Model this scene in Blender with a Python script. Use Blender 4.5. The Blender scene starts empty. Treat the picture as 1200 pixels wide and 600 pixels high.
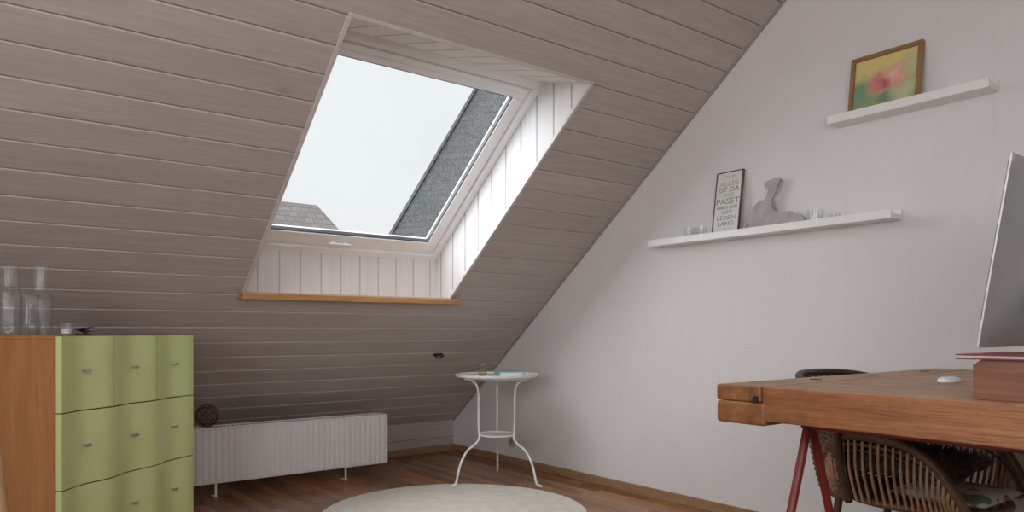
import bpy, bmesh, math, random
from mathutils import Vector, Matrix, noise
random.seed(4)
PI = math.pi
scn = bpy.context.scene
COL = scn.collection
R = math.radians

# ---------------------------------------------------------------- materials
def nt(name):
    m = bpy.data.materials.new(name); m.use_nodes = True
    n = m.node_tree.nodes; l = m.node_tree.links
    return m, n, l, n['Principled BSDF']
def math_(n, l, op, a, b=None, c=None):
    x = n.new('ShaderNodeMath'); x.operation = op
    for i, v in enumerate((a, b, c)):
        if v is None: continue
        if isinstance(v, (int, float)): x.inputs[i].default_value = v
        else: l.new(v, x.inputs[i])
    return x.outputs[0]
def mixc(n, l, f, a, b, blend='MIX'):
    x = n.new('ShaderNodeMix'); x.data_type = 'RGBA'; x.blend_type = blend
    for s, v in ((x.inputs[0], f), (x.inputs[6], a), (x.inputs[7], b)):
        if isinstance(v, (int, float)): s.default_value = v
        elif isinstance(v, tuple): s.default_value = (*v[:3], 1)
        else: l.new(v, s)
    return x.outputs[2]
def coords(n, l, scale=(1, 1, 1), rot=(0, 0, 0)):
    t = n.new('ShaderNodeTexCoord'); mp = n.new('ShaderNodeMapping')
    mp.inputs['Scale'].default_value = scale; mp.inputs['Rotation'].default_value = rot
    l.new(t.outputs['Object'], mp.inputs['Vector']); return mp.outputs[0]
def noise_(n, l, vec, scale, detail=4, rough=.6):
    t = n.new('ShaderNodeTexNoise'); t.inputs['Scale'].default_value = scale
    t.inputs['Detail'].default_value = detail; t.inputs['Roughness'].default_value = rough
    l.new(vec, t.inputs['Vector']); return t.outputs[0]
def ramp(n, l, f, a, b):
    x = n.new('ShaderNodeMapRange'); x.inputs[1].default_value = a; x.inputs[2].default_value = b
    l.new(f, x.inputs[0]); return x.outputs[0]
def bump_(n, l, h, bs, strength=.3, dist=.01, prev=None):
    b = n.new('ShaderNodeBump'); b.inputs['Strength'].default_value = strength
    b.inputs['Distance'].default_value = dist; l.new(h, b.inputs['Height'])
    if prev is not None: l.new(prev, b.inputs['Normal'])
    l.new(b.outputs[0], bs.inputs['Normal']); return b.outputs[0]
def M(name, col, rough=.5, metal=0., var=.1, scale=6, stretch=(1, 1, 1), bump=0., bscale=60, trans=0., spec=None, ior=None):
    m, n, l, bs = nt(name)
    v = coords(n, l, stretch)
    f = ramp(n, l, noise_(n, l, v, scale), .3, .7)
    c0 = tuple(max(0, c * (1 - var)) for c in col); c1 = tuple(min(1, c * (1 + var)) for c in col)
    l.new(mixc(n, l, f, c0, c1), bs.inputs['Base Color'])
    bs.inputs['Roughness'].default_value = rough; bs.inputs['Metallic'].default_value = metal
    if trans: bs.inputs['Transmission Weight'].default_value = trans
    if ior: bs.inputs['IOR'].default_value = ior
    if spec is not None: bs.inputs['Specular IOR Level'].default_value = spec
    if bump: bump_(n, l, noise_(n, l, v, bscale, 3), bs, bump)
    return m
def thinglass(name, col, milk=.02, bump=0., bscale=60, edge=.5):
    """thin-walled glass: transparent with facing-dependent gloss and a trace of milkiness"""
    m, n, l, bs = nt(name); n.remove(bs); out = n['Material Output']
    v = coords(n, l)
    tr = n.new('ShaderNodeBsdfTransparent'); tr.inputs[0].default_value = (*col, 1)
    gl = n.new('ShaderNodeBsdfGlossy'); gl.inputs['Roughness'].default_value = .03
    df = n.new('ShaderNodeBsdfDiffuse'); df.inputs[0].default_value = (.85, .87, .87, 1)
    lw = n.new('ShaderNodeLayerWeight'); lw.inputs[0].default_value = .5
    bp = n.new('ShaderNodeBump'); bp.inputs['Strength'].default_value = bump; bp.inputs['Distance'].default_value = .01
    l.new(noise_(n, l, v, bscale, 2), bp.inputs['Height'])
    for q in (gl, lw): l.new(bp.outputs[0], q.inputs['Normal'])
    f3 = math_(n, l, 'POWER', lw.outputs['Facing'], 3.)
    f = math_(n, l, 'ADD', math_(n, l, 'MULTIPLY', f3, edge), .025)
    a = n.new('ShaderNodeMixShader'); a.inputs[0].default_value = milk; l.new(tr.outputs[0], a.inputs[1]); l.new(df.outputs[0], a.inputs[2])
    b = n.new('ShaderNodeMixShader'); l.new(f, b.inputs[0]); l.new(a.outputs[0], b.inputs[1]); l.new(gl.outputs[0], b.inputs[2])
    l.new(b.outputs[0], out.inputs[0]); return m
def wood(name, c0, c1, axis=0, rough=.5, grain=18, bump=.15, knots=0, dark=.35, top=None, stain=0.):
    m, n, l, bs = nt(name)
    st = [grain] * 3; st[axis] = 1.2
    v = coords(n, l, tuple(st))
    f = ramp(n, l, noise_(n, l, v, 1.6, 6, .65), .3, .7)
    f2 = ramp(n, l, noise_(n, l, v, 6, 4), .35, .65)
    c = mixc(n, l, f, c0, c1)
    if top:   # scuffed, bleached upper surface
        g = n.new('ShaderNodeNewGeometry'); s = n.new('ShaderNodeSeparateXYZ'); l.new(g.outputs['Normal'], s.inputs[0])
        nz = ramp(n, l, noise_(n, l, coords(n, l), 9, 5, .7), .25, .65)
        c = mixc(n, l, math_(n, l, 'MULTIPLY', ramp(n, l, s.outputs[2], .6, .9), math_(n, l, 'ADD', math_(n, l, 'MULTIPLY', nz, .5), .4)), c, top)
    if stain:
        s_ = ramp(n, l, noise_(n, l, coords(n, l), 7, 6, .75), .50, .68)
        c = mixc(n, l, math_(n, l, 'MULTIPLY', s_, stain), c, tuple(x * .38 for x in c0))
    c = mixc(n, l, math_(n, l, 'MULTIPLY', f2, dark), c, tuple(x * .55 for x in c0))
    if knots:
        kn = n.new('ShaderNodeTexVoronoi'); kn.inputs['Scale'].default_value = knots
        s2 = [1.6] * 3; s2[axis] = .6
        l.new(coords(n, l, tuple(s2)), kn.inputs['Vector'])
        kf = ramp(n, l, kn.outputs['Distance'], .10, .03)
        c = mixc(n, l, math_(n, l, 'MULTIPLY', kf, .6), c, tuple(x * .35 for x in c0))
    l.new(c, bs.inputs['Base Color']); bs.inputs['Roughness'].default_value = rough
    bump_(n, l, f2, bs, bump, .004)
    return m
def planks(name, c0, c1, seam, pitch, paxis, gaxis, off=0., gw=.05, groove=.35, grain=14, varb=.25, rough=.6, knots=1.1, hilite=.4, bmp=.4, streak=0.):
    """boards laid side by side along paxis, grain along gaxis (object coordinates)"""
    m, n, l, bs = nt(name)
    tc = n.new('ShaderNodeTexCoord'); sp = n.new('ShaderNodeSeparateXYZ'); l.new(tc.outputs['Object'], sp.inputs[0])
    p = math_(n, l, 'DIVIDE', math_(n, l, 'SUBTRACT', sp.outputs[paxis], off), pitch)
    fl = math_(n, l, 'FLOOR', p); fr = math_(n, l, 'SUBTRACT', p, fl)
    wn = n.new('ShaderNodeTexWhiteNoise'); wn.noise_dimensions = '1D'; l.new(fl, wn.inputs['W'])
    st = [grain] * 3; st[gaxis] = 1.
    mp = n.new('ShaderNodeMapping'); mp.inputs['Scale'].default_value = st; l.new(tc.outputs['Object'], mp.inputs['Vector'])
    cb = n.new('ShaderNodeCombineXYZ')
    sh = math_(n, l, 'MULTIPLY', wn.outputs[0], 37.)
    for i in range(3): l.new(sh, cb.inputs[i])
    va = n.new('ShaderNodeVectorMath'); va.operation = 'ADD'; l.new(mp.outputs[0], va.inputs[0]); l.new(cb.outputs[0], va.inputs[1])
    f = ramp(n, l, noise_(n, l, va.outputs[0], 1.8, 6, .65), .22, .78)
    c = mixc(n, l, f, c0, c1)
    if streak:   # uneven whitewash
        s_ = ramp(n, l, noise_(n, l, va.outputs[0], 5., 8, .8), .48, .66)
        c = mixc(n, l, math_(n, l, 'MULTIPLY', s_, streak), c, tuple(min(1, x * 1.3) for x in c1))
    vb = math_(n, l, 'MULTIPLY', wn.outputs[0], varb)
    c = mixc(n, l, vb, c, tuple(x * .6 for x in c0))
    if knots:
        kv = n.new('ShaderNodeTexVoronoi'); kv.inputs['Scale'].default_value = knots
        s2 = [2.6] * 3; s2[gaxis] = 1.6
        l.new(coords(n, l, tuple(s2)), kv.inputs['Vector'])
        kf = ramp(n, l, kv.outputs['Distance'], .085, .02)
        c = mixc(n, l, math_(n, l, 'MULTIPLY', kf, .3), c, tuple(x * .4 for x in c0))
    e = math_(n, l, 'ABSOLUTE', math_(n, l, 'SUBTRACT', fr, .5))
    g = ramp(n, l, e, .5 - gw, .5 - gw * .4)
    c = mixc(n, l, math_(n, l, 'MULTIPLY', g, groove), c, seam)
    hl = math_(n, l, 'MULTIPLY', ramp(n, l, fr, gw * 3.2, gw * 1.2), math_(n, l, 'SUBTRACT', 1., g))
    if hilite: c = mixc(n, l, math_(n, l, 'MULTIPLY', hl, hilite), c, tuple(min(1, x * 1.3) for x in c1))  # lit board edge beside each seam, painted into the colour
    l.new(c, bs.inputs['Base Color']); bs.inputs['Roughness'].default_value = rough
    inv = math_(n, l, 'SUBTRACT', 1., g)
    b1 = bump_(n, l, inv, bs, bmp, .004) if bmp else None
    bump_(n, l, f, bs, .10, .003, b1)
    return m

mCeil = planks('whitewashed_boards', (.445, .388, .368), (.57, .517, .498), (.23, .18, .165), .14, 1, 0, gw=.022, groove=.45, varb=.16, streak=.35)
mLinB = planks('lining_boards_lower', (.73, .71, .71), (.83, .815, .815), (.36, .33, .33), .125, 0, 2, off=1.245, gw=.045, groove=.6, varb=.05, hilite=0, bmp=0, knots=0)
mLinT = planks('lining_boards_upper', (.88, .85, .84), (.95, .93, .92), (.32, .28, .27), .14, 0, 1, off=1.245, gw=.05, groove=.75, varb=.06, hilite=0, bmp=0, knots=0)  # paler than the other linings: bounced sky light put into its colour
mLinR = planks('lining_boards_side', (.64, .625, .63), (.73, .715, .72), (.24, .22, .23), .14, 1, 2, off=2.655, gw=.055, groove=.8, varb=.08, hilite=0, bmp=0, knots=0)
mKnee = planks('knee_boards', (.42, .37, .35), (.56, .51, .49), (.16, .12, .1), .14, 2, 0, off=-.02, gw=.03, groove=.7, varb=.2)

def wallmat():
    m, n, l, bs = nt('white_textured_wallpaper')
    v = coords(n, l)
    f = ramp(n, l, noise_(n, l, v, 1.3, 3), .3, .7)
    c = mixc(n, l, f, (.755, .738, .742), (.80, .788, .795))
    sp = n.new('ShaderNodeSeparateXYZ'); l.new(v, sp.inputs[0])
    p = math_(n, l, 'DIVIDE', math_(n, l, 'SUBTRACT', sp.outputs[1], 1.774), .62)
    fr = math_(n, l, 'ABSOLUTE', math_(n, l, 'SUBTRACT', p, math_(n, l, 'ROUND', p)))
    g = ramp(n, l, fr, .004, .0015)
    c = mixc(n, l, math_(n, l, 'MULTIPLY', g, .09), c, (.35, .32, .3))
    l.new(c, bs.inputs['Base Color']); bs.inputs['Roughness'].default_value = .85
    b1 = bump_(n, l, noise_(n, l, v, 130, 3), bs, .6, .004)
    bump_(n, l, noise_(n, l, v, 40, 3), bs, .3, .004, b1)
    return m
mWall = wallmat()

def floormat():
    m, n, l, bs = nt('brown_wood_floor')
    v = coords(n, l, (1, 1, 1), (0, 0, PI / 2))
    br = n.new('ShaderNodeTexBrick'); l.new(v, br.inputs['Vector'])
    br.inputs['Scale'].default_value = 1; br.inputs['Brick Width'].default_value = .55; br.inputs['Row Height'].default_value = .065
    br.inputs['Mortar Size'].default_value = .0012; br.inputs['Bias'].default_value = 0.
    br.inputs['Color1'].default_value = (.15, .058, .023, 1); br.inputs['Color2'].default_value = (.42, .19, .075, 1)
    br.inputs['Mortar'].default_value = (.03, .014, .008, 1); br.offset = .37
    v2 = coords(n, l, (28, 1.6, 28))
    f = ramp(n, l, noise_(n, l, v2, 1.4, 6), .3, .7)
    c = mixc(n, l, f, br.outputs[0], (.30, .125, .048))
    x = mixc(n, l, .5, c, br.outputs[0])
    l.new(x, bs.inputs['Base Color']); bs.inputs['Roughness'].default_value = .26
    bump_(n, l, f, bs, .05, .002)
    return m
mFloor = floormat()
mSashWhite = M('white_window_lacquer', (.89, .90, .91), .3, var=.03)
mSealGapShade = M('dark_seal_gap_shade', (.05, .05, .055), .5)
mTrimWood = wood('tan_skirting_wood', (.30, .17, .09), (.42, .26, .15), 1, .45)
mTrimWoodX = wood('tan_skirting_wood_x', (.30, .17, .09), (.42, .26, .15), 0, .45)
mSill = wood('orange_pine_sill', (.46, .22, .08), (.62, .35, .15), 0, .4)
mBead = M('ceiling_edge_bead', (.36, .31, .29), .6)
mRoofIn = M('plain_plaster', (.70, .69, .68), .9)
mOrange = wood('orange_alder_veneer', (.42, .175, .06), (.54, .25, .095), 2, .42, 12, .05, dark=.2)
mGreen = M('light_green_lacquer', (.64, .755, .345), .2, var=.04, scale=3)
mChrome = M('brushed_steel', (.55, .55, .54), .3, 1., var=.08)
mRad = M('white_radiator_enamel', (.74, .735, .73), .4, var=.02)
mTableMetal = M('white_powder_coat', (.80, .80, .79), .35, var=.02)
def rugmat():
    m, n, l, bs = nt('light_beige_rug_pile')
    v = coords(n, l)
    f = ramp(n, l, noise_(n, l, v, 9, 6), .38, .62)
    w = n.new('ShaderNodeTexWave'); w.wave_type = 'RINGS'; w.rings_direction = 'Z'; w.inputs['Scale'].default_value = 3.2; w.inputs['Distortion'].default_value = 9; w.inputs['Detail'].default_value = 3
    l.new(v, w.inputs['Vector'])
    c = mixc(n, l, f, (.62, .575, .51), (.70, .66, .60)); c = mixc(n, l, math_(n, l, 'MULTIPLY', w.outputs[1], .25), c, (.54, .49, .43))
    l.new(c, bs.inputs['Base Color'])
    bump_(n, l, noise_(n, l, v, 180, 2), bs, .35, .003)
    bs.inputs['Roughness'].default_value = .95
    return m
mRug = rugmat()
mBench = wood('worn_bench_wood', (.25, .09, .032), (.43, .18, .07), 1, .42, 14, .35, knots=1.6, dark=.4, top=(.62, .39, .23), stain=.55)
mBenchX = wood('worn_bench_jaw_wood', (.22, .08, .028), (.38, .16, .06), 0, .42, 8, .35, dark=.4, top=(.60, .37, .22), stain=.55)
mHole = M('dark_hole', (.02, .012, .01), .8)
mRed = M('dark_red_steel', (.20, .022, .018), .45, .0, var=.12, bump=.1)
mRat = M('brown_rattan', (.125, .070, .040), .45, var=.35, scale=20, bump=.2)
mRatL = M('honey_rattan', (.36, .22, .125), .4, var=.3, scale=20, bump=.2)
mRatD = M('dark_brown_rattan', (.055, .034, .024), .5, var=.35, scale=20, bump=.2)
mAlu = M('silver_aluminium', (.42, .43, .45), .38, .5, var=.03)
mAluL = M('bright_aluminium_edge', (.58, .58, .60), .35, .3, var=.03)
mBlack = M('black_glass_screen', (.01, .01, .012), .1)
mMouse = M('white_plastic', (.84, .85, .87), .25, var=.02)
mBoxW = wood('reddish_box_wood', (.17, .058, .027), (.27, .105, .05), 1, .45, 16, .1)
mFolder = M('crimson_folder', (.22, .03, .04), .45)
mPaper = M('white_paper', (.8, .79, .77), .8, var=.03)
mFrameW = wood('brown_oak_frame', (.30, .15, .065), (.42, .24, .12), 0, .4)
mShelf = M('white_shelf_lacquer', (.87, .86, .86), .35, var=.02)
mGrey = M('grey_brown_painted_wood', (.40, .38, .37), .6, var=.22, scale=14, bump=.2)
mGlass = thinglass('clear_glass', (.97, .98, .98), .015)
mGlassR = thinglass('ribbed_glass', (.975, .985, .985), .02, bump=.3, bscale=60, edge=.5)
mWax = M('cream_candle_wax', (.84, .81, .76), .5, var=.03)
mAmber = thinglass('pale_smoked_glass', (.92, .86, .78), .03)
mDarkLeaf = M('dark_dried_leaf', (.06, .05, .04), .7, var=.4)
mTeal = M('pale_teal_cover', (.20, .42, .46), .5, var=.2, scale=30)
mChairW = wood('light_beech_wood', (.46, .28, .15), (.60, .39, .22), 2, .4)
mOutlet = M('beige_plastic', (.55, .48, .38), .4)
mDarkMetal = M('dark_iron', (.03, .028, .028), .5)
def windowglass():
    m, n, l, bs = nt('window_pane_glass')
    n.remove(bs)
    out = n['Material Output']; tr = n.new('ShaderNodeBsdfTransparent'); gl = n.new('ShaderNodeBsdfGlossy')
    gl.inputs['Roughness'].default_value = .05; tr.inputs[0].default_value = (.98, .99, .99, 1)
    mx = n.new('ShaderNodeMixShader'); mx.inputs[0].default_value = .02
    l.new(tr.outputs[0], mx.inputs[1]); l.new(gl.outputs[0], mx.inputs[2]); l.new(mx.outputs[0], out.inputs[0])
    return m
mPane = windowglass()
def slates(name, c0, c1, w, h, speck=.5, mort=.6):
    m, n, l, bs = nt(name)
    tc = n.new('ShaderNodeTexCoord'); sp = n.new('ShaderNodeSeparateXYZ'); l.new(tc.outputs['Object'], sp.inputs[0])
    cb = n.new('ShaderNodeCombineXYZ'); l.new(sp.outputs[0], cb.inputs[0]); l.new(sp.outputs[2], cb.inputs[1])
    br = n.new('ShaderNodeTexBrick'); l.new(cb.outputs[0], br.inputs['Vector'])
    br.inputs['Scale'].default_value = 1; br.inputs['Brick Width'].default_value = w; br.inputs['Row Height'].default_value = h
    br.inputs['Mortar Size'].default_value = h * .06
    br.inputs['Color1'].default_value = (*c0, 1); br.inputs['Color2'].default_value = (*c1, 1); br.inputs['Mortar'].default_value = (c0[0] * mort, c0[1] * mort, c0[2] * mort, 1)
    nz = ramp(n, l, noise_(n, l, tc.outputs['Object'], 30, 3, .8), .45, .68)
    c = mixc(n, l, math_(n, l, 'MULTIPLY', nz, speck), br.outputs[0], (.34, .345, .35))
    l.new(c, bs.inputs['Base Color']); bs.inputs['Roughness'].default_value = .85
    return m
mSlate = slates('wet_grey_slates', (.060, .062, .066), (.085, .087, .091), .14, .09, .30, .75)
mTile = slates('brown_roof_tiles', (.13, .115, .11), (.18, .16, .155), .35, .22, .2)
mRender = M('pale_house_render', (.6, .58, .55), .9)
mGrass = M('dull_green_ground', (.10, .13, .07), .95, var=.3)

# ---------------------------------------------------------------- mesh helpers
class MB:
    def __init__(s): s.bm = bmesh.new()
    def poly(s, pts, faces):
        vs = [s.bm.verts.new(p) for p in pts]
        for f in faces:
            try: s.bm.faces.new([vs[i] for i in f])
            except ValueError: pass
        return vs
    def box(s, x0, x1, y0, y1, z0, z1, bev=0., mat=None):
        n0 = set(s.bm.verts)
        vs = s.poly([(x0, y0, z0), (x1, y0, z0), (x1, y1, z0), (x0, y1, z0), (x0, y0, z1), (x1, y0, z1), (x1, y1, z1), (x0, y1, z1)],
                    [(3, 2, 1, 0), (4, 5, 6, 7), (0, 1, 5, 4), (1, 2, 6, 5), (2, 3, 7, 6), (3, 0, 4, 7)])
        if bev:
            es = {e for v in vs for e in v.link_edges}
            bmesh.ops.bevel(s.bm, geom=list(es), offset=bev, segments=2, affect='EDGES', profile=.5)
        if mat is not None:
            for v in [v for v in s.bm.verts if v not in n0]: v.co = mat @ v.co
        return s
    def prism(s, pts, a0, a1, axis=0):
        """pts: 2D polygon; extruded along axis (0:x -> pts are (y,z); 1:y -> (x,z); 2:z -> (x,y))"""
        def P(p, a):
            return {0: (a, p[0], p[1]), 1: (p[0], a, p[1]), 2: (p[0], p[1], a)}[axis]
        n = len(pts)
        v0 = [s.bm.verts.new(P(p, a0)) for p in pts]; v1 = [s.bm.verts.new(P(p, a1)) for p in pts]
        fs = [s.bm.faces.new(v0), s.bm.faces.new(v1[::-1])]
        for i in range(n): fs.append(s.bm.faces.new((v0[i], v1[i], v1[(i + 1) % n], v0[(i + 1) % n])))
        bmesh.ops.recalc_face_normals(s.bm, faces=fs)
        return s
    def tube(s, pts, r, sides=8, closed=False, cap=True):
        pts = [Vector(p) for p in pts]; n = len(pts)
        rr = r if isinstance(r, (list, tuple)) else [r] * n
        rings = []; up = None
        for i in range(n):
            a = pts[(i - 1) % n] if (closed or i > 0) else pts[i]; b = pts[(i + 1) % n] if (closed or i < n - 1) else pts[i]
            t = (b - a).normalized()
            if up is None:
                up = Vector((0, 0, 1)) if abs(t.z) < .9 else Vector((1, 0, 0))
            u = (up - t * up.dot(t)).normalized(); w = t.cross(u); up = u
            rings.append([s.bm.verts.new(pts[i] + (u * math.cos(2 * PI * k / sides) + w * math.sin(2 * PI * k / sides)) * rr[i]) for k in range(sides)])
        m = n if closed else n - 1
        for i in range(m):
            A = rings[i]; B = rings[(i + 1) % n]
            for k in range(sides): s.bm.faces.new((A[k], A[(k + 1) % sides], B[(k + 1) % sides], B[k]))
        if cap and not closed:
            s.bm.faces.new(rings[0][::-1]); s.bm.faces.new(rings[-1])
        return s
    def lathe(s, prof, seg=32, c=(0, 0, 0)):
        rings = []
        for r, z in prof:
            if r < 1e-5: rings.append([s.bm.verts.new((c[0], c[1], c[2] + z))])
            else: rings.append([s.bm.verts.new((c[0] + r * math.cos(2 * PI * k / seg), c[1] + r * math.sin(2 * PI * k / seg), c[2] + z)) for k in range(seg)])
        for A, B in zip(rings, rings[1:]):
            for k in range(seg):
                k2 = (k + 1) % seg
                if len(A) == 1 and len(B) == 1: continue
                if len(A) == 1: s.bm.faces.new((A[0], B[k2], B[k]))
                elif len(B) == 1: s.bm.faces.new((A[k], A[k2], B[0]))
                else: s.bm.faces.new((A[k], A[k2], B[k2], B[k]))
        return s
    def build(s, name, mat, parent=None, loc=(0, 0, 0), rot=(0, 0, 0), smooth=None):
        bmesh.ops.recalc_face_normals(s.bm, faces=s.bm.faces[:])
        me = bpy.data.meshes.new(name); s.bm.to_mesh(me); s.bm.free()
        me.materials.append(mat)
        if smooth:
            me.polygons.foreach_set('use_smooth', [True] * len(me.polygons))
            me.set_sharp_from_angle(angle=R(smooth))
        o = bpy.data.objects.new(name, me); COL.objects.link(o)
        o.location = loc; o.rotation_euler = rot
        if parent: o.parent = parent
        return o
def thing(name, label, cat, loc=(0, 0, 0), rot=(0, 0, 0), group=None):
    o = bpy.data.objects.new(name, None); COL.objects.link(o); o.empty_display_size = .1
    o.location = loc; o.rotation_euler = rot; o['label'] = label; o['category'] = cat
    if group: o['group'] = group
    return o
def tag(o, label, cat, group=None):
    o['label'] = label; o['category'] = cat
    if group: o['group'] = group
    return o
def struct(o): o['kind'] = 'structure'; return o
def cr(pts, n=8):
    """catmull-rom"""
    P = [Vector(p) for p in pts]; P = [P[0] * 2 - P[1]] + P + [P[-1] * 2 - P[-2]]; out = []
    for i in range(1, len(P) - 2):
        for k in range(n):
            t = k / n; a, b, c, d = P[i - 1:i + 3]
            out.append(.5 * ((2 * b) + (c - a) * t + (2 * a - 5 * b + 4 * c - d) * t * t + (3 * b - a - 3 * c + d) * t ** 3))
    out.append(P[-2]); return out

# ---------------------------------------------------------------- room shell
XW, XL, YK = 3.36, -1.7, 5.17
A = math.atan(.789); CA, SA = math.cos(A), math.sin(A)
OY, OZ = 2.655, 2.235                      # slope origin: top edge of the skylight opening
def sl(s, D=0.): return (OY + CA * s + SA * D, OZ - SA * s + CA * D)   # (Y,Z)
S_K = (YK - OY) / CA; S_R = (1.2 - OY) / CA
WX0, WX1, WS1 = 1.245, 2.54, 1.656
ST = .222                                   # where the upper lining meets the window frame
slope_rot = (-A, 0, 0); slope_loc = (0, OY, OZ)

b = MB(); b.box(XL - .2, XW + .2, -3.2, YK + .2, -.12, 0); struct(b.build('floor', mFloor))
# sloped ceiling boards with real V grooves
b = MB(); P = .14; i0 = math.floor(S_R / P); i1 = math.ceil(S_K / P)
def board(x0, x1, s0, s1):
    g = .0018; dp = .006
    b.prism([(s0 + g, dp), (s0 + g, .003), (s0 + g + .004, 0), (s1 - g - .004, 0), (s1 - g, .003), (s1 - g, dp)], x0, x1, 0)
for i in range(i0, i1):
    s0, s1 = max(i * P, S_R), min((i + 1) * P, S_K)
    if s1 - s0 < .02: continue
    if s1 <= 0 or s0 >= WS1: board(XL, XW, s0, s1)
    else:
        board(XL, WX0, s0, s1); board(WX1, XW, s0, s1)
        if s0 < 0 < s1 and -s0 > .02: board(WX0, WX1, s0, 0)
        if s0 < WS1 < s1 and s1 - WS1 > .02: board(WX0, WX1, WS1, s1)
struct(b.build('ceiling', mCeil, loc=slope_loc, rot=slope_rot))
mBacking = M('dark_backing', (.30, .25, .23), .8)
b = MB()
b.box(XL - .2, WX0, S_R - .1, S_K + .3, .0058, .28); b.box(WX1, XW + .2, S_R - .1, S_K + .3, .0058, .28)
struct(b.build('ceiling', mBacking, loc=slope_loc, rot=slope_rot))
b = MB()
b.prism([sl(S_R - .1, .0058), sl(-.004, .0058), (sl(ST, .30)[0] - .004, sl(ST, .3)[1] + .01), sl(S_R - .1, .28)], WX0, WX1, 0)
yl = 4.12; zt = OZ + ((.30 - SA * (yl - OY)) / CA)
b.prism([sl(WS1 + .03, .0058), (yl + .012, 1.175), (yl + .012, zt), sl(S_K + .3, .28), sl(S_K + .3, .0058)], WX0, WX1, 0)
struct(b.build('ceiling', mBacking))
# other slope, walls
rz = OZ - SA * S_R
b = MB(); b.prism([(1.2, rz), (-2.9, rz - 4.1 * .789), (-2.9, rz - 4.1 * .789 + .2), (1.2, rz + .3)], XL - .2, XW + .2, 0)
struct(b.build('ceiling', mRoofIn))
gab = [(-3.0, -.1), (YK + .1, -.1), (YK + .1, .6), (1.2, rz + .25), (-3.0, .4)]
b = MB(); b.prism(gab, XW, XW + .15, 0); struct(b.build('wall_right', mWall))
b = MB(); b.prism(gab, XL - .15, XL, 0); struct(b.build('wall_left', mRoofIn))
b = MB(); b.box(XL, XW, YK, YK + .12, 0, .30); struct(b.build('wall_back', mKnee))
b = MB(); b.box(XL, XW, -3.0, -2.85, 0, .6); struct(b.build('wall_front', mRoofIn))
b = MB(); b.box(XW - .016, XW, -2.85, YK, 0, .055, .003); struct(b.build('baseboard_right', mTrimWood))
b = MB(); b.box(XL, XW - .016, YK - .016, YK, 0, .055, .003); struct(b.build('baseboard_back', mTrimWoodX))
b = MB(); b.box(XW - .014, XW, S_R, S_K - .01, -.010, .002, .003); struct(b.build('trim_1', mBead, loc=slope_loc, rot=slope_rot))
# edge bead round the opening
b = MB()
b.box(WX0 - .012, WX0 + .006, -.012, WS1, -.008, .012, .002); b.box(WX1 - .006, WX1 + .012, -.012, WS1, -.008, .012, .002)
b.box(WX0 - .012, WX1 + .012, -.014, .002, -.005, .010, .002)
struct(b.build('trim_2', M('pale_edge_bead', (.66, .61, .59), .55), loc=slope_loc, rot=slope_rot))

# ---------------------------------------------------------------- skylight
w = bpy.data.objects.new('window_1', None); COL.objects.link(w); struct(w)
t3 = sl(ST, .31)
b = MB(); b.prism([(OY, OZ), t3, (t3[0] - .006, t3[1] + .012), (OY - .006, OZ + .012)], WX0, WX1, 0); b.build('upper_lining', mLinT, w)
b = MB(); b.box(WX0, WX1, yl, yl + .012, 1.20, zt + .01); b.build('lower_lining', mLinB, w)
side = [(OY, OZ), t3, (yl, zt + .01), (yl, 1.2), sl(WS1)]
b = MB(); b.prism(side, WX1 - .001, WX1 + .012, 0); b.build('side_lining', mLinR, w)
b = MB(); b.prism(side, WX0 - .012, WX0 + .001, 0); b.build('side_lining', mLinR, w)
b = MB(); b.box(WX0 - .022, WX1 + .055, 3.905, yl - .001, 1.168, 1.204, .005); b.build('window_sill', mSill, w)
def ring(b, o, i, z0, z1, bev=.004):
    b.box(o[0], o[1], o[2], i[2], z0, z1, bev); b.box(o[0], o[1], i[3], o[3], z0, z1, bev)
    b.box(o[0], i[0], i[2], i[3], z0, z1, bev); b.box(i[1], o[1], i[2], i[3], z0, z1, bev)
b = MB(); ring(b, (WX0 - .03, WX1 + .03, .13, 1.68), (1.287, 2.498, .268, 1.585), .30, .38); b.build('window_frame', mSashWhite, w, slope_loc, slope_rot)
b = MB(); ring(b, (1.291, 2.494, .272, 1.581), (1.362, 2.423, .356, 1.492), .318, .37)
b.box(1.30, 2.485, .280, .312, .302, .32, .006)
sash = b.build('window_sash', mSashWhite, w, slope_loc, slope_rot)
b = MB(); ring(b, (1.362, 2.423, .356, 1.492), (1.368, 2.416, .363, 1.485), .326, .350, .001); b.build('seal', mSealGapShade, sash)
b = MB(); b.box(1.367, 2.417, .362, 1.486, .336, .342); b.build('pane', mPane, sash)
b = MB(); b.box(1.76, 1.90, 1.53, 1.555, .286, .298, .004); b.box(1.78, 1.80, 1.535, 1.55, .296, .32, .002); b.box(1.86, 1.88, 1.535, 1.55, .296, .32, .002)
b.build('handle', mMouse, sash)

# ---------------------------------------------------------------- outdoors
b = MB(); b.box(-40, 60, -10, 80, -3.2, -3.0); struct(b.build('ground', mGrass))
h = thing('gabled_house', 'grey slate-clad gable with a steep edge close behind the right of the skylight', 'house', (7.257, 7.045, -3), (0, 0, math.atan2(-.849, .528)))
mgs = 2.03 / 1.395
def vz(xl): return 2.54 + (xl + 3.48) * mgs + 3
b = MB(); b.prism([(-4.4, vz(-4.4)), (0, vz(0)), (3.2, vz(-3.2)), (3.2, 0), (-4.4, 0)], 0, 6, 1); b.build('gable_wall', mSlate, h)
b = MB()
b.prism([(-4.75, vz(-4.75) + .005), (0, vz(0) + .005), (0, vz(0) + .07), (-4.8, vz(-4.75) + .02)], -.02, 6.2, 1)
b.prism([(3.5, vz(-3.5) + .005), (0, vz(0) + .005), (0, vz(0) + .07), (3.55, vz(-3.5) + .02)], -.02, 6.2, 1)
b.build('roof', mSlate, h)
h = thing('hip_roof_house', 'distant house with brown tiled roof low in the left corner of the skylight', 'house', (8.75, 26.3, -2.95))
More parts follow.
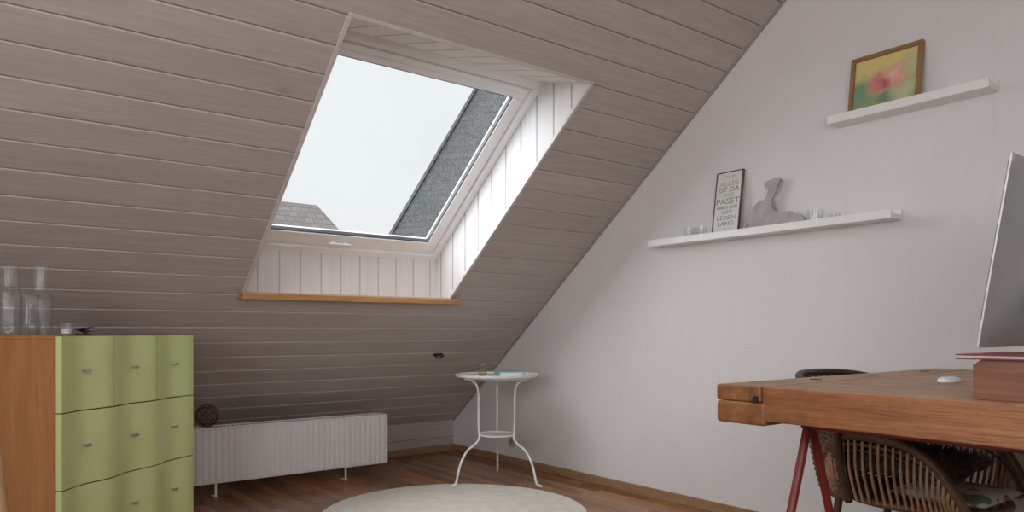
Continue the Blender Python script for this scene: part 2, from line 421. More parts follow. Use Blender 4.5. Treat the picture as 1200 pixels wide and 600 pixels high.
b = MB(); b.box(-3.0, 2.6, -1.8, 3.0, -.1, 6.2); b.build('wall', mRender, h)
b = MB(); b.poly([(-3.6, -2.4, 6.0), (3.6, -2.4, 6.0), (3.6, 3.6, 6.0), (-3.6, 3.6, 6.0), (-1.5, .3, 8.75), (2.35, .3, 8.75)],
       [(3, 2, 1, 0), (0, 1, 5, 4), (1, 2, 5), (2, 3, 4, 5), (3, 0, 4)]); b.build('roof', mTile, h)

# ---------------------------------------------------------------- radiator
rd = thing('radiator', 'long low white panel radiator on thin feet under the sloping boards', 'radiator', (1.70, 4.60, 0))
X0, X1 = -.72, .71; Z0, Z1 = .085, .425
def ridged(yf, sgn):
    pts = []; n = 38; dx = (X1 - X0 - .03) / n
    x = X0 + .015
    for i in range(n):
        for fx, fy in ((0, .007), (.18, .007), (.38, 0), (.80, 0), (1., .007)):
            pts.append((x + fx * dx, yf + sgn * fy))
        x += dx
    return pts
for yf, sg in ((-.058, 1), (.058, -1)):
    f = ridged(yf, sg); back = [(X1 - .015, yf + sg * .018), (X0 + .015, yf + sg * .018)]
    b = MB(); b.prism(f + back, Z0 + .012, Z1 - .012, 2); b.build('panel', mRad, rd)
b = MB(); b.box(X0, X0 + .014, -.058, .058, Z0, Z1, .003); b.build('side_cover', mRad, rd)
b = MB(); b.box(X1 - .014, X1, -.058, .058, Z0, Z1, .003); b.build('side_cover', mRad, rd)
b = MB(); b.box(X0, X1, -.058, -.048, Z1 - .012, Z1, .003); b.box(X0, X1, .048, .058, Z1 - .012, Z1, .003)
for i in range(58): 
    x = X0 + .02 + i * (X1 - X0 - .04) / 57; b.box(x - .004, x + .004, -.05, .05, Z1 - .012, Z1 - .004)
b.build('top_grille', mRad, rd)
b = MB(); b.box(X0, X1, -.05, .05, Z0, Z0 + .014, .003); b.build('bottom_rail', mRad, rd)
for x in (-.43, .41):
    b = MB(); b.box(x - .006, x + .006, -.032, -.022, 0, Z0 + .02, .001); b.box(x - .010, x + .010, -.035, .035, 0, .003); b.build('foot', mRad, rd)

# wicker ball on radiator
b = MB()
for k in range(11):
    ax = Vector((random.uniform(-1, 1), random.uniform(-1, 1), random.uniform(-1, 1))).normalized(); q = ax.to_track_quat('Z', 'Y')
    rr = .066 - random.uniform(0, .004)
    b.tube([q @ Vector((rr * math.cos(a * PI / 12), rr * math.sin(a * PI / 12), 0)) for a in range(24)], .0035, 5, closed=True)
tag(b.build('wicker_ball', mRat, loc=(1.225, 4.59, .425 + .069), smooth=60), 'dark woven wicker ball resting on the left end of the radiator', 'ornament')

# ---------------------------------------------------------------- dresser
DH = .983; dang = math.atan2(.683, .731)
W2 = .440
d = thing('dresser', 'wooden dresser with wavy light green drawer fronts beside the radiator', 'dresser', (.332 + .731 * W2 - .683 * .16, 3.39 + .683 * W2 + .731 * .16, 0), (0, 0, dang))
def dloc(e, p, z=DH):  # along front, depth
    return (.332 + .731 * e - .683 * p, 3.39 + .683 * e + .731 * p, z)
b = MB(); b.box(-W2, -W2 + .018, -.16, .16, 0, DH - .016, .001); b.build('side_panel', mOrange, d)
b = MB(); b.box(W2 - .018, W2, -.16, .16, 0, DH - .016, .001); b.build('side_panel', mOrange, d)
b = MB(); b.box(-W2, W2, -.16, .16, DH - .016, DH, .002); b.build('top_panel', mOrange, d)
b = MB(); b.box(-W2 + .018, W2 - .018, .15, .158, .05, DH - .016); b.build('back_panel', mOrange, d)
b = MB(); b.box(-W2 + .018, W2 - .018, -.15, -.13, 0, .055); b.build('plinth', mOrange, d)
b = MB(); b.box(-W2 + .018, W2 - .018, -.14, .15, .05, .06)
for z in (.36, .67): b.box(-W2 + .018, W2 - .018, -.14, .15, z - .005, z + .005)
for s_ in (-1, 1): b.box(s_ * W2 / 3 - .008, s_ * W2 / 3 + .008, -.158, .15, .675, DH - .017)
b.build('inner_shelf', mSealGapShade, d)  # near-black, so the shade in the drawer gaps is put into the colour
def wave(x): return .010 * math.sin(2 * PI * (x + W2) / .293 - 1.1)
def front(x0, x1, z0, z1, hs):
    n = max(8, int((x1 - x0) / .012)); xs = [x0 + (x1 - x0) * i / n for i in range(n + 1)]
    pts = [(x, -.178 + wave(x)) for x in xs] + [(x1, -.161), (x0, -.161)]
    b = MB(); b.prism(pts, z0, z1, 2); dr = b.build('drawer', mGreen, d, smooth=25)
    for hx in hs:
        y = -.178 + wave(hx); z = (z0 + z1) / 2 + .01
        b = MB(); b.box(hx - .015, hx + .015, y - .022, y - .015, z - .006, z + .006, .002)
        b.box(hx - .012, hx - .007, y - .016, y + .004, z - .003, z + .003); b.box(hx + .007, hx + .012, y - .016, y + .004, z - .003, z + .003)
        b.build('handle', mChrome, dr)
w3 = 2 * W2 / 3
for i in range(3): front(-W2 + i * w3 + (.0035 if i else .001), -W2 + (i + 1) * w3 - (.0035 if i < 2 else .001), .675, DH - .004, [-W2 + (i + .5) * w3])
front(-W2 + .001, W2 - .001, .368, .670, [-W2 + (i + .5) * w3 for i in range(3)])
front(-W2 + .001, W2 - .001, .058, .363, [-W2 + (i + .5) * w3 for i in range(3)])

# glassware on dresser
def vessel(name, prof, th, mat, loc, label, cat, group=None, seg=32):
    inner = [(max(r - th, .002), z + (th if i == 0 else 0)) for i, (r, z) in enumerate(prof)]
    b = MB(); b.lathe([(0, prof[0][1])] + prof + inner[::-1] + [(0, inner[0][1])], seg)
    o = b.build(name, mat, loc=loc, smooth=40); return tag(o, label, cat, group)
g = 'clear glass vessels on the dresser'
vessel('glass_carafe', [(.044, 0), (.048, .008), (.048, .165), (.045, .18), (.040, .19), (.038, .20), (.038, .27), (.040, .285)], .004, mGlassR, dloc(.06, .27),
       'tall glass carafe on the dresser, the one nearest the left edge', 'carafe', g)
vessel('glass_bottle', [(.042, 0), (.046, .008), (.047, .15), (.044, .166), (.035, .178), (.033, .19), (.034, .27), (.036, .29)], .004, mGlassR, dloc(.140, .195),
       'tall ribbed glass bottle on the dresser between the jar and the candle', 'bottle', g)
vessel('glass_jar', [(.030, 0), (.036, .01), (.038, .04), (.036, .08), (.032, .10), (.032, .14), (.036, .165)], .0035, mGlassR, dloc(.048, .160),
       'shorter glass jar standing in front of the two tall vessels', 'jar', g)
t = thing('tealight_holder', 'small glass tealight holder with white candle on the dresser', 'candle', dloc(.195, .12))
b = MB(); b.lathe([(0, 0), (.028, 0), (.033, .05), (.030, .05), (.026, .006), (0, .006)], 28); b.build('cup', mGlass, t, smooth=40)
b = MB(); b.lathe([(0, .007), (.020, .007), (.020, .028), (0, .028)], 24); b.build('candle', mWax, t, smooth=40)
b = MB()
for k in range(7):
    a = k * 2 * PI / 7 + .2; L = .045 + .02 * random.random(); z = .004 + .003 * k
    c, s = math.cos(a), math.sin(a)
    vs = []
    for q, (u, v, zz) in enumerate(((0, .004, 0), (.3, .014, .008), (.7, .012, .014), (1, 0, .008))):
        for sg in (-1, 1): vs.append((L * u * c - sg * v * s, L * u * s + sg * v * c, z + zz))
    b.poly(vs, [(0, 1, 3, 2), (2, 3, 5, 4), (4, 5, 7, 6)])
b.lathe([(0, 0), (.03, 0), (.034, .006), (0, .006)], 16)
tag(b.build('dried_leaf_posy', mDarkLeaf, loc=dloc(.285, .11)), 'small dark bundle of dried leaves on the dresser right of the candle', 'decoration')

# ---------------------------------------------------------------- rug
b = MB(); b.lathe([(0, 0), (.728, 0), (.730, .001), (.730, .003), (.728, .0035), (0, .0035)], 128)
tag(b.build('round_rug', mRug, loc=(2.215, 3.395, .0005)), 'round pale beige rug on the brown wood floor', 'rug')

# ---------------------------------------------------------------- side table
t = thing('side_table', 'round white metal side table with curved legs in the corner', 'table', (2.854, 3.871, .0045), (0, 0, -R(37.6)))
TZ = .708
b = MB(); b.lathe([(0, TZ - .012), (.262, TZ - .012), (.270, TZ - .008), (.272, TZ + .006), (.269, TZ + .007), (.266, TZ - .006), (0, TZ - .006)], 64); b.build('tabletop', mTableMetal, t, smooth=40)
b = MB(); b.lathe([(0, .31), (.118, .31), (.122, .313), (.122, .322), (.119, .322), (.117, .315), (0, .315)], 40); b.build('lower_shelf', mTableMetal, t, smooth=40)
for k, a in enumerate((-PI / 2 - PI / 3, -PI / 2 + PI / 3, PI / 2)):
    pr = [(.235, TZ - .018), (.19, TZ - .030), (.148, TZ - .065), (.136, TZ - .13), (.135, .55), (.135, .40), (.132, .34), (.130, .30), (.155, .265), (.215, .225), (.262, .15), (.285, .07), (.300, .02), (.335, .0075)]
    b = MB(); b.tube(cr([(r * math.cos(a), r * math.sin(a), z) for r, z in pr], 6), .0075, 10); b.build('leg', mTableMetal, t, smooth=60)
b = MB(); b.tube([(.22 * math.cos(i * PI / 20), .22 * math.sin(i * PI / 20), TZ - .018) for i in range(40)], .005, 6, closed=True); b.build('support_ring', mTableMetal, t, smooth=60)
vessel('drinking_glass', [(.024, 0), (.030, .02), (.032, .075), (.030, .085)], .003, mAmber, (2.854 - .10, 3.871 + .02, TZ - .001),
       'small faintly smoky drinking glass on the white side table', 'glass')
bk = thing('notebook', 'small book with pale teal cover lying on the side table', 'book', (2.93, 3.84, TZ - .001), (0, 0, R(-20)))
b = MB(); b.box(-.078, .078, -.053, .053, 0, .022, .001); b.build('pages', mPaper, bk)
b = MB(); b.box(-.082, .082, -.057, .057, .022, .028, .001); b.box(-.082, -.0785, -.057, .057, 0, .0225); b.build('cover', mTeal, bk)

# outlet & clip
t = thing('wall_socket', 'beige wall socket low on the white wall behind the side table', 'socket', (XW, 4.36, .165))
b = MB(); b.box(-.008, 0, -.04, .04, -.04, .04, .003); b.build('plate', mOutlet, t)
b = MB(); b.tube([(-.010, 0, 0), (-.004, 0, 0)], .02, 20); b.build('socket_insert', M('tan_insert', (.34, .27, .19), .5), t)
yz = sl((4.426 - OY) / CA)
t = thing('ceiling_clip', 'small dark metal clip on the sloping boards above the side table', 'clip', (2.744, yz[0], yz[1]), slope_rot)
b = MB(); b.box(-.035, .035, -.012, .012, -.012, 0, .004); b.build('plate', mDarkMetal, t)
b = MB(); b.tube(cr([(-.03, 0, -.01), (-.01, .006, -.026), (.02, .004, -.028), (.04, -.006, -.018)], 5), .006, 8); b.build('hook', mDarkMetal, t, smooth=60)

# ---------------------------------------------------------------- wall shelves
def ledge(y0, y1, z, label):
    t = thing('wall_shelf', label, 'shelf', (XW, (y0 + y1) / 2, z), group='white wall ledges'); L = (y1 - y0) / 2
    b = MB(); b.box(-.10, -.001, -L, L, -.035, -.012, .002); b.build('board', mShelf, t)
    b = MB(); b.box(-.108, -.098, -L, L, -.036, .002, .002); b.build('front_lip', mShelf, t)
    b = MB(); b.box(-.014, -.001, -L, L, -.014, .012, .002); b.build('back_rail', mShelf, t)
    return t
ledge(1.515, 2.916, 1.530, 'long white wall shelf carrying the grey figure and the lettered sign')
ledge(1.136, 1.809, 2.002, 'short white wall shelf carrying the flower painting')

# picture : soft watercolour flower
pz = 2.002 - .0119
pm, n_, l_, bs_ = nt('flower_watercolour')
v_ = coords(n_, l_)
wv = n_.new('ShaderNodeTexNoise'); wv.inputs['Scale'].default_value = 16; wv.inputs['Detail'].default_value = 5; l_.new(v_, wv.inputs['Vector'])
sub = n_.new('ShaderNodeVectorMath'); sub.operation = 'SUBTRACT'; l_.new(wv.outputs['Color'], sub.inputs[0]); sub.inputs[1].default_value = (.5, .5, .5)
scl = n_.new('ShaderNodeVectorMath'); scl.operation = 'SCALE'; l_.new(sub.outputs[0], scl.inputs[0]); scl.inputs[3].default_value = .11
wp = n_.new('ShaderNodeVectorMath'); wp.operation = 'ADD'; l_.new(v_, wp.inputs[0]); l_.new(scl.outputs[0], wp.inputs[1])
sp_ = n_.new('ShaderNodeSeparateXYZ'); l_.new(wp.outputs[0], sp_.inputs[0]); px_, pz_ = sp_.outputs[0], sp_.outputs[2]
def spot(cx, cz, r0, r1):
    a = math_(n_, l_, 'SUBTRACT', px_, cx); c = math_(n_, l_, 'SUBTRACT', pz_, cz)
    dd = math_(n_, l_, 'SQRT', math_(n_, l_, 'ADD', math_(n_, l_, 'MULTIPLY', a, a), math_(n_, l_, 'MULTIPLY', c, c)))
    return ramp(n_, l_, dd, r1, r0)
c_ = mixc(n_, l_, ramp(n_, l_, pz_, .05, .21), (.30, .38, .19), (.76, .62, .25))
c_ = mixc(n_, l_, spot(-.10, .10, .01, .09), c_, (.18, .34, .20)); c_ = mixc(n_, l_, spot(.11, .19, .01, .07), c_, (.52, .58, .32))
c_ = mixc(n_, l_, spot(.085, .06, .02, .07), c_, (.55, .56, .36)); c_ = mixc(n_, l_, spot(.0, .05, .005, .05), c_, (.16, .26, .17))
c_ = mixc(n_, l_, spot(-.035, .135, .02, .062), c_, (.70, .25, .24)); c_ = mixc(n_, l_, spot(.04, .145, .025, .070), c_, (.78, .34, .30))
c_ = mixc(n_, l_, spot(.045, .155, .004, .04), c_, (.84, .56, .46)); c_ = mixc(n_, l_, spot(.0, .125, .002, .034), c_, (.48, .12, .16))
l_.new(c_, bs_.inputs['Base Color']); bs_.inputs['Roughness'].default_value = .5
t = thing('framed_painting', 'wood framed painting of a pink flower leaning on the short upper shelf', 'painting', (3.300, 1.573, pz), (-.15, 0, -PI / 2))
b = MB(); hw, hh, fw = .158, .274, .019
b.box(-hw, hw, -.012, .012, 0, fw, .002); b.box(-hw, hw, -.012, .012, hh - fw, hh, .002)
b.box(-hw, -hw + fw, -.012, .012, fw, hh - fw, .002); b.box(hw - fw, hw, -.012, .012, fw, hh - fw, .002); b.build('frame', mFrameW, t)
b = MB(); b.box(-hw + fw, hw - fw, .0, .006, fw, hh - fw); cv = b.build('canvas', pm, t)

# lettered sign
sz = 1.530 - .0119
t = thing('lettered_sign', 'tall framed sign with coloured lettering beside the grey figure', 'sign', (3.292, 2.405, sz), (-.15, 0, -PI / 2))
b = MB(); hw, hh, fw = .084, .348, .005
b.box(-hw, hw, -.008, .008, 0, fw, .001); b.box(-hw, hw, -.008, .008, hh - fw, hh, .001)
b.box(-hw, -hw + fw, -.008, .008, fw, hh - fw, .001); b.box(hw - fw, hw, -.008, .008, fw, hh - fw, .001)
b.build('frame', M('dark_brown_frame', (.13, .09, .07), .5), t)
b = MB(); b.box(-hw + fw, hw - fw, -.003, .006, fw, hh - fw); bd = b.build('board', M('cream_sign_board', (.74, .73, .70), .7, var=.05), t)
def lettering(txt, z, size, col, width=None):
    cu = bpy.data.curves.new('lettering', 'FONT'); cu.body = txt; cu.size = size; cu.align_x = 'CENTER'; cu.extrude = .0004; cu.offset = .0003
    o = bpy.data.objects.new('tmp', cu); COL.objects.link(o); bpy.context.view_layer.update()
    me = bpy.data.meshes.new_from_object(o.evaluated_get(bpy.context.evaluated_depsgraph_get()))
    bpy.data.objects.remove(o); me.name = 'lettering'
    if width:
        xs = [v.co.x for v in me.vertices]; k = width / (max(xs) - min(xs))
        for v in me.vertices: v.co.x *= k
    me.materials.clear(); me.materials.append(M('ink', col, .7, var=.05))
    p = bpy.data.objects.new('lettering', me); COL.objects.link(p); p.parent = bd; p.location = (0, -.0036, z); p.rotation_euler = (PI / 2, 0, 0)
GY, OR, TL, YE = (.27, .29, .30), (.56, .42, .34), (.30, .42, .46), (.56, .50, .38)
for txt, z, s, c, wd in (('* * *', .305, .03, TL, .06), ('ALLES', .268, .034, OR, .12), ('IST DA', .236, .036, GY, .13), ('WAS', .206, .03, YE, .07),
                      ('PASST', .168, .044, GY, .145), ('IMMER UND', .140, .024, TL, .13), ('EIN', .112, .03, OR, .06), ('LEBEN', .080, .032, TL, .12), ('LANG', .048, .032, GY, .10), ('* * *', .02, .02, YE, .08)):
    lettering(txt, z, s, c, wd)

# grey cut-out animal figure (outline in metres: right = -Y)
out = [(-.195, 0), (-.190, .018), (-.165, .050), (-.142, .078), (-.122, .110), (-.098, .140), (-.070, .152), (-.048, .158), (-.034, .176), (-.026, .204), (-.040, .216), (-.046, .232), (-.034, .246), (-.008, .254), (.020, .257), (.038, .252), (.044, .240), (.030, .230), (.024, .212), (.014, .186), (-.002, .160), (-.010, .134),
       (.002, .104), (.022, .086), (.052, .078), (.090, .080), (.106, .066), (.132, .062), (.152, .052), (.170, .030), (.165, .018), (.142, .022), (.118, .010), (.108, 0), (.050, 0), (.036, .016), (.006, .020), (-.02, .010), (-.032, 0), (-.080, 0), (-.105, .014), (-.138, .012), (-.150, 0)]
cl = [(p.x, p.y) for p in cr([(x, z, 0) for x, z in out] + [(out[0][0], out[0][1], 0)], 2)][:-1]
t = thing('animal_figure', 'grey wooden cut-out animal figure with upright curled top on the long shelf', 'figurine', (3.318, 2.130, sz), (0, 0, -PI / 2))
b = MB(); b.prism(cl, -.008, .008, 1); b.build('body', mGrey, t)
b = MB(); b.tube([(-.150, -.010, .034), (-.150, -.007, .034)], .004, 10); b.build('eye', mHole, t)

def candleglass(y, x, r, h, label, wax=True, grp=None):
    t = thing('candle_glass', label, 'candle holder', (x, y, sz), group=grp)
    b = MB(); b.lathe([(0, 0), (r * .85, 0), (r, h), (r - .003, h), (r * .85 - .003, .006), (0, .006)], 28); b.build('glass', mGlass, t, smooth=40)
    if wax:
        b = MB(); b.lathe([(0, .007), (r * .66, .007), (r * .66, h * .55), (0, h * .55)], 24); b.build('candle', mWax, t, smooth=40)
G = 'candle glasses on the long shelf'
candleglass(2.655, 3.305, .034, .062, 'empty clear glass nearest the left end of the long shelf', False, G)
candleglass(2.570, 3.305, .034, .058, 'clear glass just left of the lettered sign', False, G)
candleglass(1.895, 3.305, .038, .066, 'glass with white candle right of the grey figure', True, G)
candleglass(1.80, 3.305, .028, .035, 'low clear glass dish farthest right on the long shelf', True, G)

# ---------------------------------------------------------------- bench desk
BZ = .84; BX0, BX1, BY0, BY1 = 1.839, 3.335, .25, 1.372
t = thing('workbench_top', 'thick worn orange wooden workbench top used as a desk', 'desk', (2.59, .81, 0))
def L(x, y): return x - 2.59, y - .81
x0, y0 = L(BX0, BY0); x1, y1 = L(BX1, 1.218)
b = MB()
wd_ = [0, .075, .30, .52, .74, .97, 1.2, x1 - x0]
for a_, c_ in zip(wd_, wd_[1:]): b.box(x0 + a_ + .0004, x0 + c_ - .0004, y0, y1, BZ - .098, BZ, .004)
b.build('slab', mBench, t)
b = MB(); b.box(x0 - .003, x1, y1 + .002, BY1 - .81, BZ - .045, BZ + .001, .006)
b.box(x0 - .006, x1, y1 - .012, BY1 - .81 - .002, BZ - .112, BZ - .047, .009); b.build('end_jaw', mBenchX, t)
b = MB(); q = L(BX0, 1.235); b.tube([(q[0] - .008, q[1], BZ - .036), (q[0] + .004, q[1], BZ - .036)], .010, 16); b.build('bolt_hole', mHole, t)
for xx in (2.25, 2.65, 3.05):
    b = MB(); q = L(xx, 1.29); b.box(q[0] - .014, q[0] + .014, q[1] - .014, q[1] + .014, BZ, BZ + .0025); b.build('dog_hole', mHole, t)
def trestle(loc, rot, half, spread, label, H=BZ - .113):
    t = thing('trestle', label, 'trestle', loc, (0, 0, rot), group='red steel trestles under the workbench')
    b = MB(); b.box(-.018, .018, -half - .02, half + .02, H - .022, H, .004); b.build('top_rail', mRed, t)
    for sy in (-1, 1):
        for sx in (-1, 1):
            b = MB(); b.tube([(sx * .012, sy * half, H - .015), (sx * spread, sy * half, .012)], .013, 10)
            b.lathe([(0, 0), (.02, 0), (.018, .016), (0, .02)], 14, (sx * spread, sy * half, 0)); b.build('leg', mRed, t, smooth=50)
        zb = .22; k = (H - zb) / H * spread
        b = MB(); b.tube([(-k, sy * half, zb), (k, sy * half, zb)], .009, 8); b.build('cross_bar', mRed, t, smooth=50)
trestle((2.06, .80, 0), 0, .40, .27, 'dark red steel trestle with splayed legs under the free end of the workbench')
trestle((3.285, .72, 0), 0, .38, .035, 'dark red narrow steel trestle beside the wall under the workbench')

# things on desk
t = thing('desk_box', 'small open reddish wooden box standing on the workbench', 'box', (2.05, .57, BZ + .0012))
b = MB(); b.box(-.15, .15, -.127, .127, 0, .008); b.build('base', mBoxW, t)
prf = [(-.127, .008), (.127, .008), (.127, .080), (.11, .092), (-.127, .092)]
for x in (-.15, .142):
    b = MB(); b.prism(prf, x, x + .008, 0); b.build('side_wall', mBoxW, t)
for y in (-.127, .119):
    b = MB(); b.box(-.142, .142, y, y + .008, .008, .082, .001); b.build('end_wall', mBoxW, t)
t = thing('folder', 'crimson edged folder lying across the wooden box under the computer screen', 'folder', (2.05, .575, BZ + .094), (0, 0, 0))
b = MB(); b.box(-.165, .15, -.12, .155, 0, .0035, .001); b.box(-.165, .15, -.12, .155, .0095, .012, .001); b.build('cover', mFolder, t)
b = MB(); b.box(-.162, .148, -.118, .15, .0035, .0095); b.build('pages', M('grey_pages', (.45, .43, .44), .8), t)
# mouse
t = thing('computer_mouse', 'white computer mouse on the workbench in front of the screen', 'mouse', (2.50, .985, BZ + .001), (0, 0, R(10)))
b = MB()
nu, nv = 16, 10; vs = []
for j in range(nv + 1):
    el = (PI / 2) * j / nv
    for i in range(nu): 
        a = 2 * PI * i / nu; vs.append((.060 * math.cos(el) ** .5 * math.cos(a), .032 * math.cos(el) ** .5 * math.sin(a), .016 * math.sin(el)))
fs = [(j * nu + i, j * nu + (i + 1) % nu, (j + 1) * nu + (i + 1) % nu, (j + 1) * nu + i) for j in range(nv) for i in range(nu)]
b.poly(vs, fs + [tuple(range(nu))[::-1]]); b.build('body', mMouse, t, smooth=60)
b = MB(); b.box(.03, .042, -.002, .002, .011, .0150, .001); b.build('scroll_wheel', mAlu, t)
# monitor
t = thing('computer_monitor', 'large slim silver desktop computer seen from behind on the workbench', 'computer', (2.495, .72, BZ + .001))
b = MB(); b.box(-.10, .10, -.11, .08, 0, .006, .002); b.build('foot', mAlu, t)
b = MB(); b.prism([(-.108, .005), (-.098, .005), (-.03, .20), (-.03, .26), (-.045, .26)], -.06, .06, 0); b.build('stand', mAlu, t)
th = math.atan(.078 / .5)
b = MB(); nx, nz = 24, 16; W, H = .325, .512; vs = []
for j in range(nz + 1):
    for i in range(nx + 1):
        x = -W + 2 * W * i / nx; z = H * j / nz
        u = 1 - (x / W) ** 2; v = 1 - ((z - H / 2) / (H / 2)) ** 2
        vs.append((x, -.004 - .034 * (max(0, u * v)) ** .55, z))
fs = [(j * (nx + 1) + i, j * (nx + 1) + i + 1, (j + 1) * (nx + 1) + i + 1, (j + 1) * (nx + 1) + i) for j in range(nz) for i in range(nx)]
b.poly(vs, fs); b.build('back_shell', mAlu, t, (0, .067, .115), (th, 0, 0), smooth=60)
b = MB(); b.box(-W, W, -.0045, .002, 0, H, .0015); b.build('edge_frame', mAluL, t, (0, .067, .115), (th, 0, 0))
b = MB(); b.box(-W + .003, W - .003, .002, .0035, .075, H - .003); b.build('screen', mBlack, t, (0, .067, .115), (th, 0, 0))

# ---------------------------------------------------------------- rattan chair (faces -Y)
ch = thing('rattan_armchair', 'brown rattan armchair with spoked curved arms tucked under the workbench', 'chair', (2.90, 1.28, 0))
SZ = .40
def backpt(phi, v):    # v 0 bottom..1 top
    zt = .826 - .10 * abs(phi / 80) ** 3; z = SZ - .03 + (zt - SZ + .03) * v
    r = .250 + .078 * v ** .8
    return Vector((1.09 * r * math.sin(R(phi)), .055 + (r + .015 * v) * math.cos(R(phi)), z))
b = MB(); b.tube([backpt(p, 1) for p in range(-80, 81, 5)], .014, 10)
for s in (-80, 80): b.tube([backpt(s, v / 8) for v in range(9)], .014, 10)
b.build('back_frame', mRatD, ch, smooth=60)
b = MB()
for p in range(-75, 76, 6): b.tube([backpt(p, v / 8) for v in range(9)], .006, 6)
nrow = 40
for j in range(nrow):
    v = .03 + .94 * j / (nrow - 1); pts = []
    for i, p in enumerate(range(-80, 81, 3)):
        q = backpt(p, v); rr = .008 * math.cos(PI * i / 2 + PI * j) if i % 2 == 0 else 0
        q.x += rr * math.sin(R(p)); q.y += rr * math.cos(R(p)); pts.append(q)
    b.tube(pts, .0052, 5)
b.build('back_weave', mRat, ch, smooth=60)
armp = [(.280, .185, .53), (.300, .15, .590), (.308, .08, .618), (.310, -.03, .618), (.308, -.13, .600), (.302, -.21, .55), (.290, -.268, .465), (.26, -.315, .37)]
for s in (-1, 1):
    rim = cr([(s * x, y, z) for x, y, z in armp], 8)
    b = MB(); b.tube(rim, .016, 10)
    b.tube([Vector((p.x * .985, p.y, p.z - .030)) for p in rim[3:-3]], .007, 8); b.tube([Vector((p.x * .97, p.y, p.z - .052)) for p in rim[4:-5]], .005, 8); b.build('arm_rail', mRat, ch, smooth=60)
    b = MB()
    for k in range(2, len(rim) - 3, 2):
        p = rim[k]; q = Vector((p.x * .86, p.y * .95 - .005, SZ - .02)); m_ = (p + q) / 2 + Vector((s * .022, 0, 0))
        b.tube(cr([p, m_, q], 4), .0052, 6)
    b.build('arm_spokes', mRatL, ch, smooth=60)
b = MB(); ringp = [Vector((.255 * math.cos(a), -.04 + .285 * math.sin(a) * (1.0 if math.sin(a) < 0 else .95), SZ - .02)) for a in [2 * PI * i / 40 for i in range(40)]]
b.tube(ringp, .015, 8, closed=True); b.build('seat_ring', mRat, ch, smooth=60)
b = MB(); b.lathe([(0, SZ - .02), (.25, SZ - .02), (.25, SZ - .012), (0, SZ - .012)], 40, (0, -.035, 0)); b.build('seat', mRat, ch, smooth=60)
for sx in (-1, 1):
    for y0, y1_ in ((-.24, -.27), (.17, .21)):
        b = MB(); b.tube([(sx * .20, y0, SZ - .02), (sx * .235, y1_, .0)], [.015, .013], 10); b.build('leg', mRatD, ch, smooth=60)
b = MB(); b.tube([(-.218, -.255, .2), (.218, -.255, .2)], .009, 8); b.tube([(-.218, .19, .2), (.218, .19, .2)], .009, 8)
for s in (-1, 1): b.tube([(s * .218, -.255, .2), (s * .218, .19, .2)], .009, 8)
b.build('stretcher', mRatD, ch, smooth=60)

# patterned cushion on seat
cm, n_, l_, bs_ = nt('patterned_cotton')
vv = n_.new('ShaderNodeTexVoronoi'); vv.inputs['Scale'].default_value = 20; l_.new(coords(n_, l_), vv.inputs['Vector'])
sp_ = n_.new('ShaderNodeSeparateColor'); l_.new(vv.outputs['Color'], sp_.inputs[0])
c_ = mixc(n_, l_, ramp(n_, l_, sp_.outputs[0], .82, .84), (.78, .77, .75), (.20, .34, .22)); c_ = mixc(n_, l_, ramp(n_, l_, sp_.outputs[1], .88, .90), c_, (.50, .18, .24))
l_.new(c_, bs_.inputs['Base Color']); bs_.inputs['Roughness'].default_value = .9
b = MB(); nn = 20; vs = []
for sgn in (1, -1):
    for j in range(nn + 1):
        for i in range(nn + 1):
            x = -1 + 2 * i / nn; y = -1 + 2 * j / nn; hgt = max(0, (1 - x ** 4) * (1 - y ** 4)) ** .5
            vs.append((.18 * x, .16 * y, .026 + sgn * .024 * hgt))
o_ = (nn + 1) ** 2; fs = []
for j in range(nn):
    for i in range(nn):
        q = (j * (nn + 1) + i, j * (nn + 1) + i + 1, (j + 1) * (nn + 1) + i + 1, (j + 1) * (nn + 1) + i)
        fs.append(q); fs.append(tuple(o_ + k for k in q)[::-1])
b.poly(vs, fs); bmesh.ops.remove_doubles(b.bm, verts=b.bm.verts[:], dist=1e-5)
tag(b.build('seat_cushion', cm, loc=(2.90, 1.12, SZ - .012), smooth=70), 'white cushion with green and red spots on the rattan chair', 'cushion')
# sheepskin (fur)
b = MB()
def skin(u, v):   # u across -1..1, v 0..1 from seat front to back top
    x = u * (.215 - .02 * math.sin(v * 9)); y = -.19 + .38 * min(v / .6, 1); z = SZ + .066 + .012 * math.sin(5 * u + 7 * v)
    if v > .6: y += .03 * (v - .6) / .4; z += .26 * (v - .6) / .4
    return Vector((x, y, z + .035 * u * u))
nu, nv = 22, 30; vs = [skin(-1 + 2 * i / nu, j / nv) for j in range(nv + 1) for i in range(nu + 1)]
fs = [(j * (nu + 1) + i, j * (nu + 1) + i + 1, (j + 1) * (nu + 1) + i + 1, (j + 1) * (nu + 1) + i) for j in range(nv) for i in range(nu)]
b.poly(vs, fs)
for k in range(18000):
    u, v = random.uniform(-1.02, 1.02), random.uniform(-.01, 1)
    p = skin(u, max(0, v)); nrm = Vector((u * .5, 0, 1)) if v < .6 else Vector((0, -.9, .35))
    dr = (nrm + Vector((random.uniform(-.9, .9), random.uniform(-.9, .9), random.uniform(-.2, .4)))).normalized() * random.uniform(.04, .085)
    if abs(p.x + dr.x) > .235: dr.x *= .3
    sd = dr.cross(Vector((random.random(), random.random(), random.random()))).normalized() * .0022
    m_ = p + dr * .6; e = p + dr + Vector((random.uniform(-.006, .006), random.uniform(-.006, .006), -.006))
    b.poly([p - sd, p + sd, m_ + sd * .8, m_ - sd * .8, e], [(0, 1, 2, 3), (3, 2, 4)])
tag(b.build('sheepskin', M('dark_grey_fleece', (.12, .11, .105), .9, var=.6, scale=40), loc=(2.90, 1.28, 0)), 'shaggy dark grey sheepskin draped over the rattan chair seat', 'sheepskin')

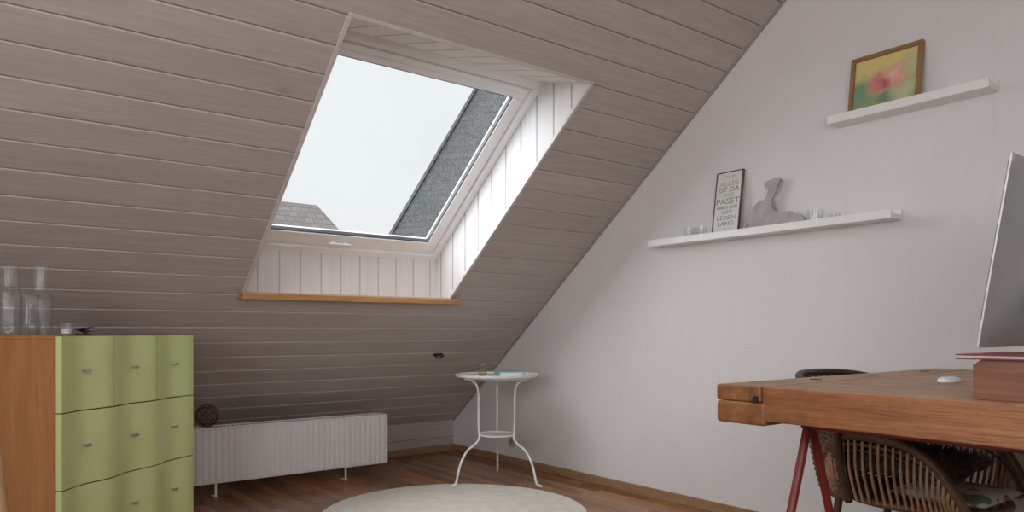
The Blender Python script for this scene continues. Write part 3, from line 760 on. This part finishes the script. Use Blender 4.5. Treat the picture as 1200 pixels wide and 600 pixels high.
# ---------------------------------------------------------------- wooden chair at left border
wc = thing('wooden_chair', 'light wooden chair whose back post shows at the left border by the dresser', 'chair', (-.14, 1.80, 0))
b = MB(); b.box(-.20, .20, -.20, .18, .43, .455, .008); b.build('seat', mChairW, wc)
for sx in (-1, 1):
    b = MB(); b.tube([(sx * .17, -.17, .432), (sx * .20, -.19, 0)], [.018, .014], 10); b.build('leg', mChairW, wc, smooth=60)
    b = MB(); b.tube([(sx * .215, .155, 0), (sx * .235, .15, .43), (sx * .222, .165, .65), (sx * .205, .185, .86)], [.015, .019, .018, .013], 12); b.build('back_post', mChairW, wc, smooth=60)
for z, y in ((.55, .158), (.68, .168), (.80, .180)):
    b = MB(); b.tube(cr([(-.215, y, z), (-.1, y + .03, z), (.1, y + .03, z), (.215, y, z)], 4), .014, 8); b.build('back_rail', mChairW, wc, smooth=60)

# ---------------------------------------------------------------- world and lights
wd = bpy.data.worlds.new('overcast'); scn.world = wd; wd.use_nodes = True
n = wd.node_tree.nodes; l = wd.node_tree.links; bg = n['Background']
tc = n.new('ShaderNodeTexCoord'); nz = n.new('ShaderNodeTexNoise'); nz.inputs['Scale'].default_value = 1.6; nz.inputs['Detail'].default_value = 5
l.new(tc.outputs['Generated'], nz.inputs['Vector'])
mr = n.new('ShaderNodeMapRange'); mr.inputs[1].default_value = .3; mr.inputs[2].default_value = .7; l.new(nz.outputs[0], mr.inputs[0])
mx = n.new('ShaderNodeMix'); mx.data_type = 'RGBA'; mx.inputs[6].default_value = (.80, .835, .86, 1); mx.inputs[7].default_value = (.90, .92, .935, 1)
l.new(mr.outputs[0], mx.inputs[0]); l.new(mx.outputs[2], bg.inputs[0]); bg.inputs[1].default_value = 1.04

def light(kind, name, loc, target, energy, **kw):
    d_ = bpy.data.lights.new(name, kind); d_.energy = energy
    for k, v in kw.items(): setattr(d_, k, v)
    o = bpy.data.objects.new(name, d_); COL.objects.link(o); o.location = loc
    o.rotation_euler = (Vector(target) - Vector(loc)).to_track_quat('-Z', 'Y').to_euler(); return o
light('SUN', 'overcast_daylight', (0, 8, 8), Vector((0, 8, 8)) + Vector((.56, -.40, -.72)), 11., angle=R(100), color=(.93, .97, 1.))
light('AREA', 'rear_fill', (.2, -.7, 1.75), (2.4, 2.6, 1.1), 44, shape='RECTANGLE', size=1.8, size_y=1.0, color=(1., .98, .97))  # added fill lamp behind the camera, no window is built there
light('AREA', 'left_fill', (-1.6, 1.1, 1.5), (3.3, 1.7, 1.3), 36, shape='RECTANGLE', size=1.4, size_y=1.2, color=(.97, .98, 1.))  # added fill lamp on the left, evens out the right wall

# ---------------------------------------------------------------- camera
cam = bpy.data.cameras.new('camera'); co = bpy.data.objects.new('camera', cam); COL.objects.link(co)
cam.sensor_width = 36; cam.lens = 36 * 856 / 1200; cam.shift_y = 88 / 1200; cam.clip_start = .05
co.location = (0, 0, 1.0); co.rotation_euler = (PI / 2, 0, -R(37.6)); scn.camera = co
scn.view_settings.view_transform = 'Standard'
